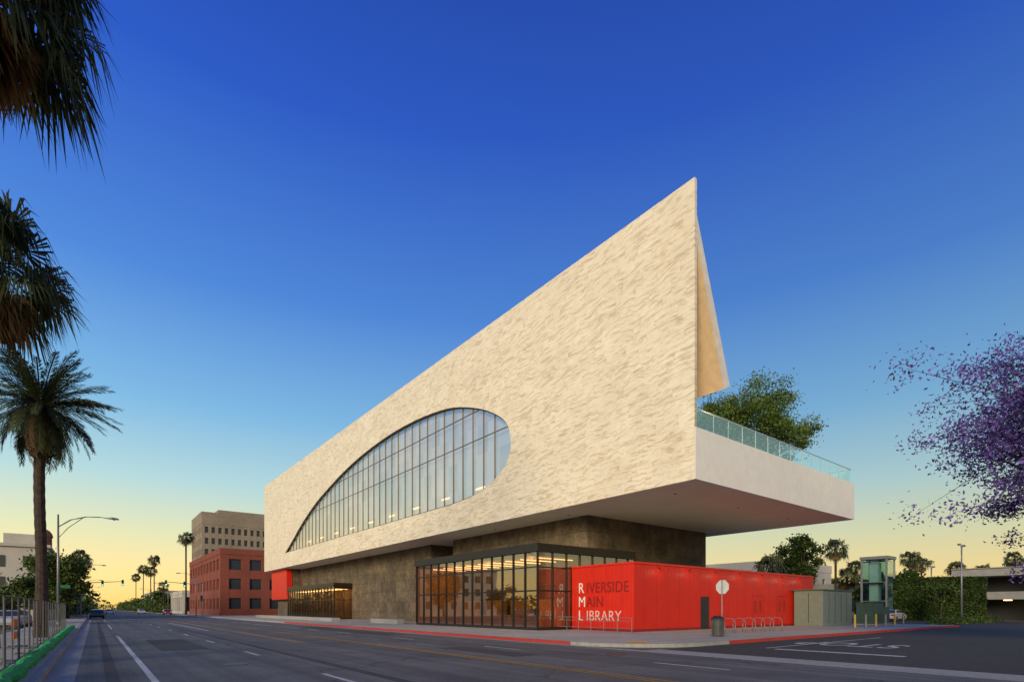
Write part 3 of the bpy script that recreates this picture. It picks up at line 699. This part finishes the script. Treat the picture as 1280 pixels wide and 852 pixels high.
ue=root('utility_enclosure'); box('body',47.1,53.1,19,21.3,.15,3.1,UTIL,ue,.03); box('cap',47.0,53.2,18.9,21.4,3.1,3.2,UTIL2,ue)
boxes('door_seams',[(47.09+1.2*k,47.13+1.2*k,18.985,19.01,.4,2.9) for k in range(1,5)]+[(47.085,47.11,20.1,20.14,.4,2.9)],BLACK,ue)
for (a,b,c,d,h) in ((54.6,56.4,17.6,19.2,2.1),(57,58.6,17.8,19.4,1.7)):
    uc=root('electrical_cabinet'); box('body',a,b,c,d,.25,h,UTIL2,uc,.03); box('plinth',a-.1,b+.1,c-.1,d+.1,.15,.25,KERB,uc); box('lid',a-.04,b+.04,c-.04,d+.04,h,h+.06,UTIL2,uc)
    boxes('louvres',[(a+.2,b-.2,c-.012,c+.01,.5+q*.12,.55+q*.12) for q in range(6)],BLACK,uc)
for k in range(6):
    bo=root('bollard',(46.4+2.2*k,16.4,.15)); V=[];F=[]; tube(V,F,(0,0,0),(0,0,.95),.08,.08,10,True); tube(V,F,(0,0,.95),(0,0,1.02),.08,.03,10,True); mesh('post',V,F,flat('bollard_yellow',(.5,.35,.05),.5) if k%2==0 else GREYM,bo)
fe=root('chain_link_fence'); V=[];F=[]; x=-1.65; zt=1.9
y=2.0
while y<50:
    for yy in (y,y+2.9): tube(V,F,(x,yy,.15),(x,yy,zt),.024,.024,6,True)
    for z in (.22,zt): tube(V,F,(x,y,z),(x,y+2.9,z),.02,.02,6)
    tube(V,F,(x,y+1.45,.2),(x,y+1.45,zt),.016,.016,6)
    tube(V,F,(x-.35,y,.17),(x+.35,y,.17),.025,.025,6,True)
    y+=3.02
mesh('frame',V,F,WIRE,fe)
V=[];F=[]
hgt=zt-.22;s_=.11; y=2.0-hgt
while y<50:
    for sg in (0,1):
        a=(x,y,.22 if sg==0 else zt); b=(x,y+hgt,zt if sg==0 else .22); s=len(V)
        w=.0022; V+=[(x,a[1]-w,a[2]),(x,a[1]+w,a[2]),(x,b[1]+w,b[2]),(x,b[1]-w,b[2])]; F.append((s,s+1,s+2,s+3))
    y+=s_
mesh('wire_mesh',V,F,WIRE,fe)
rgw=random.Random(4); V=[];F=[]; y=1.0; pts=[]
while y<52: pts.append((-1.32+rgw.uniform(-.05,.05),y,.25+rgw.uniform(-.02,.02))); y+=.35
path(V,F,pts,[.13+rgw.uniform(-.025,.03) for _ in pts],10); wt=mesh('erosion_sock',V,F,WATTLE,None,smooth=False)
for yy in (14.5,20,27):
    ba=root('construction_barrier',(-2.3,yy,.15))
    boxes('boards',[(-.03,.03,-1,1,.8,1.05),(-.03,.03,-1,1,.35,.6)],flat('orange_paint',(.7,.14,.02),.5),ba); boxes('legs',[(-.3,.3,-.85,-.8,0,.05),(-.3,.3,.8,.85,0,.05),(-.025,.025,-.85,-.8,0,1.1),(-.025,.025,.8,.85,0,1.1)],GREYM,ba)
for (bx,by,s) in ((17.3,124,-1),(-2.0,128,1)):
    ts=root('traffic_signal',(bx,by,.15)); V=[];F=[]
    path(V,F,[(0,0,0),(0,0,6.5)],[.13,.1],8); path(V,F,[(0,0,6.2),(s*6.5,0,6.7)],[.08,.05],6); mesh('mast',V,F,GREYM,ts)
    boxes('signal_heads',[(s*6.3-.18,s*6.3+.18,-.15,.15,5.9,7.0),(s*3.2-.18,s*3.2+.18,-.15,.15,5.7,6.8),(-.45,-.12,-.15,.15,3,4.1)],BLACK,ts)
    boxes('green_lamps',[(s*6.3-.1,s*6.3+.1,-.17,-.151,6.02,6.22),(s*3.2-.1,s*3.2+.1,-.17,-.151,5.82,6.02)],flat('green_lamp',(.1,.8,.4),.4,0,(.1,1,.5),3),ts)
def car(loc,rz,col,name='parked_car'):
    r=root(name,loc,rz)
    prof=[(-2.2,.32),(-2.27,.55),(-2.22,.88),(-1.75,.98),(-1.05,1.40),(-.3,1.47),(.45,1.42),(1.15,1.0),(1.95,.86),(2.22,.68),(2.25,.4),(2.1,.3)]
    V=[];n=len(prof)
    for sg in(-1,1):
        for x,z in prof: V.append((x,sg*(.88 if z<1.02 else .66),z))
    F=[tuple(range(n)),tuple(reversed(range(n,2*n)))]+[(i,n+i,n+(i+1)%n,(i+1)%n) for i in range(n)]
    o=mesh('body',V,F,flat('car_paint',col,.25,.3),r); b=o.modifiers.new('b','BEVEL'); b.width=.06; b.segments=3
    V=[];F=[]
    for sg in(-1,1):
        s=len(V)
        for x,z,yy in [(-1.5,1.03,.87),(1.0,1.05,.87),(.42,1.36,.715),(-.98,1.36,.715)]: V.append((x,sg*(yy-.005),z))
        F.append((s,s+1,s+2,s+3))
    for P in ([(-1.72,1.02),(-1.1,1.385)],[(.52,1.40),(1.12,1.04)]):
        s=len(V); (x0,z0),(x1,z1)=P
        wa=.8 if z0<1.1 else .6; wb=.8 if z1<1.1 else .6
        V+=[(x0,-wa,z0+.03),(x0,wa,z0+.03),(x1,wb,z1+.03),(x1,-wb,z1+.03)];F.append((s,s+1,s+2,s+3))
    mesh('windows',V,F,DGLASS,r)
    V=[];F=[]
    for x in(-1.38,1.4):
        for sg in(-1,1): tube(V,F,(x,sg*.68,.32),(x,sg*.9,.32),.32,.32,18,True)
    mesh('tyres',V,F,BLACK,r); V=[];F=[]
    for x in(-1.38,1.4):
        for sg in(-1,1): tube(V,F,(x,sg*.89,.32),(x,sg*.91,.32),.2,.18,12,True)
    mesh('hubs',V,F,GREYM,r)
    boxes('tail_lamps',[(-2.29,-2.2,-.8,-.5,.7,.85),(-2.29,-2.2,.5,.8,.7,.85)],flat('tail_lamp',(.35,.01,.01),.3),r)
    boxes('head_lamps',[(2.14,2.25,-.8,-.5,.6,.74),(2.14,2.25,.5,.8,.6,.74)],SIGNW,r)
    return r
car((-5.4,58,0),R(90),(.45,.46,.48)); car((-5.4,64,0),R(90),(.2,.2,.22)); car((-7.8,45,0),R(75),(.5,.5,.5))
car((.3,104,.012),R(90),(.03,.03,.04)); car((.4,128,.012),R(90),(.4,.4,.4)); car((3.4,190,.012),R(90),(.3,.3,.32),'car')
car((11.4,200,.012),R(-90),(.5,.5,.5),'car'); car((14.9,165,.012),R(-90),(.25,.03,.03)); car((88,8,.012),R(90),(.4,.1,.08)); car((80,24,.012),R(0),(.5,.5,.5))
# ---------------------------------------------------------------- camera, light, world
cam=bpy.data.cameras.new('camera'); co=bpy.data.objects.new('camera',cam); link(co)
co.location=(0,0,1.6); co.rotation_euler=(R(90),0,-R(37.92)); cam.sensor_width=36; cam.lens=18.84; cam.shift_y=.261
cam.clip_end=5000; cam.clip_start=.1; scene.camera=co
sd=Vector((-.82,-.50,0)).normalized(); EL=R(17)
sdir=Vector((sd.x*math.cos(EL),sd.y*math.cos(EL),math.sin(EL)))
sl=bpy.data.lights.new('sun','SUN'); sl.energy=3.6; sl.angle=R(22); sl.color=(1,.84,.59)
so=bpy.data.objects.new('sun',sl); link(so); so.rotation_euler=sdir.to_track_quat('Z','Y').to_euler()
w=bpy.data.worlds.new('World'); scene.world=w; w.use_nodes=True; nt=w.node_tree; bg=nt.nodes['Background']
sky=N(nt,'ShaderNodeTexSky'); sky.sky_type='NISHITA'; sky.sun_disc=False; sky.sun_elevation=EL; sky.sun_rotation=math.atan2(sd.x,sd.y)
tc=N(nt,'ShaderNodeTexCoord'); sp=N(nt,'ShaderNodeSeparateXYZ'); nt.links.new(tc.outputs['Generated'],sp.inputs[0])
def s2l(c): return tuple(((x/255)/12.92 if x/255<=.04045 else ((x/255+.055)/1.055)**2.4) for x in c)
grad=ramp(nt,sp.outputs[2],[(0.,s2l((255,208,112))),(.05,s2l((252,220,142))),(.12,s2l((218,218,172))),(.20,s2l((172,206,208))),(.31,s2l((120,176,216))),(.47,s2l((72,128,208))),(.66,s2l((36,84,190))),(.85,s2l((20,55,150)))])
az=math_(nt,'ADD',math_(nt,'MULTIPLY',sp.outputs[0],-.22),math_(nt,'MULTIPLY',sp.outputs[1],.08)); az=math_(nt,'ADD',az,1.05)
cb=N(nt,'ShaderNodeCombineXYZ'); [nt.links.new(az,cb.inputs[i]) for i in range(3)]
g2=mixc(nt,1.,grad,cb.outputs[0],'MULTIPLY')
nt.links.new(sky.outputs[0],bg.inputs[0]); bg.inputs[1].default_value=.012
bg2=N(nt,'ShaderNodeBackground'); nt.links.new(g2,bg2.inputs[0]); bg2.inputs[1].default_value=.97
ad=N(nt,'ShaderNodeAddShader'); nt.links.new(bg.outputs[0],ad.inputs[0]); nt.links.new(bg2.outputs[0],ad.inputs[1]); nt.links.new(ad.outputs[0],nt.nodes['World Output'].inputs[0])
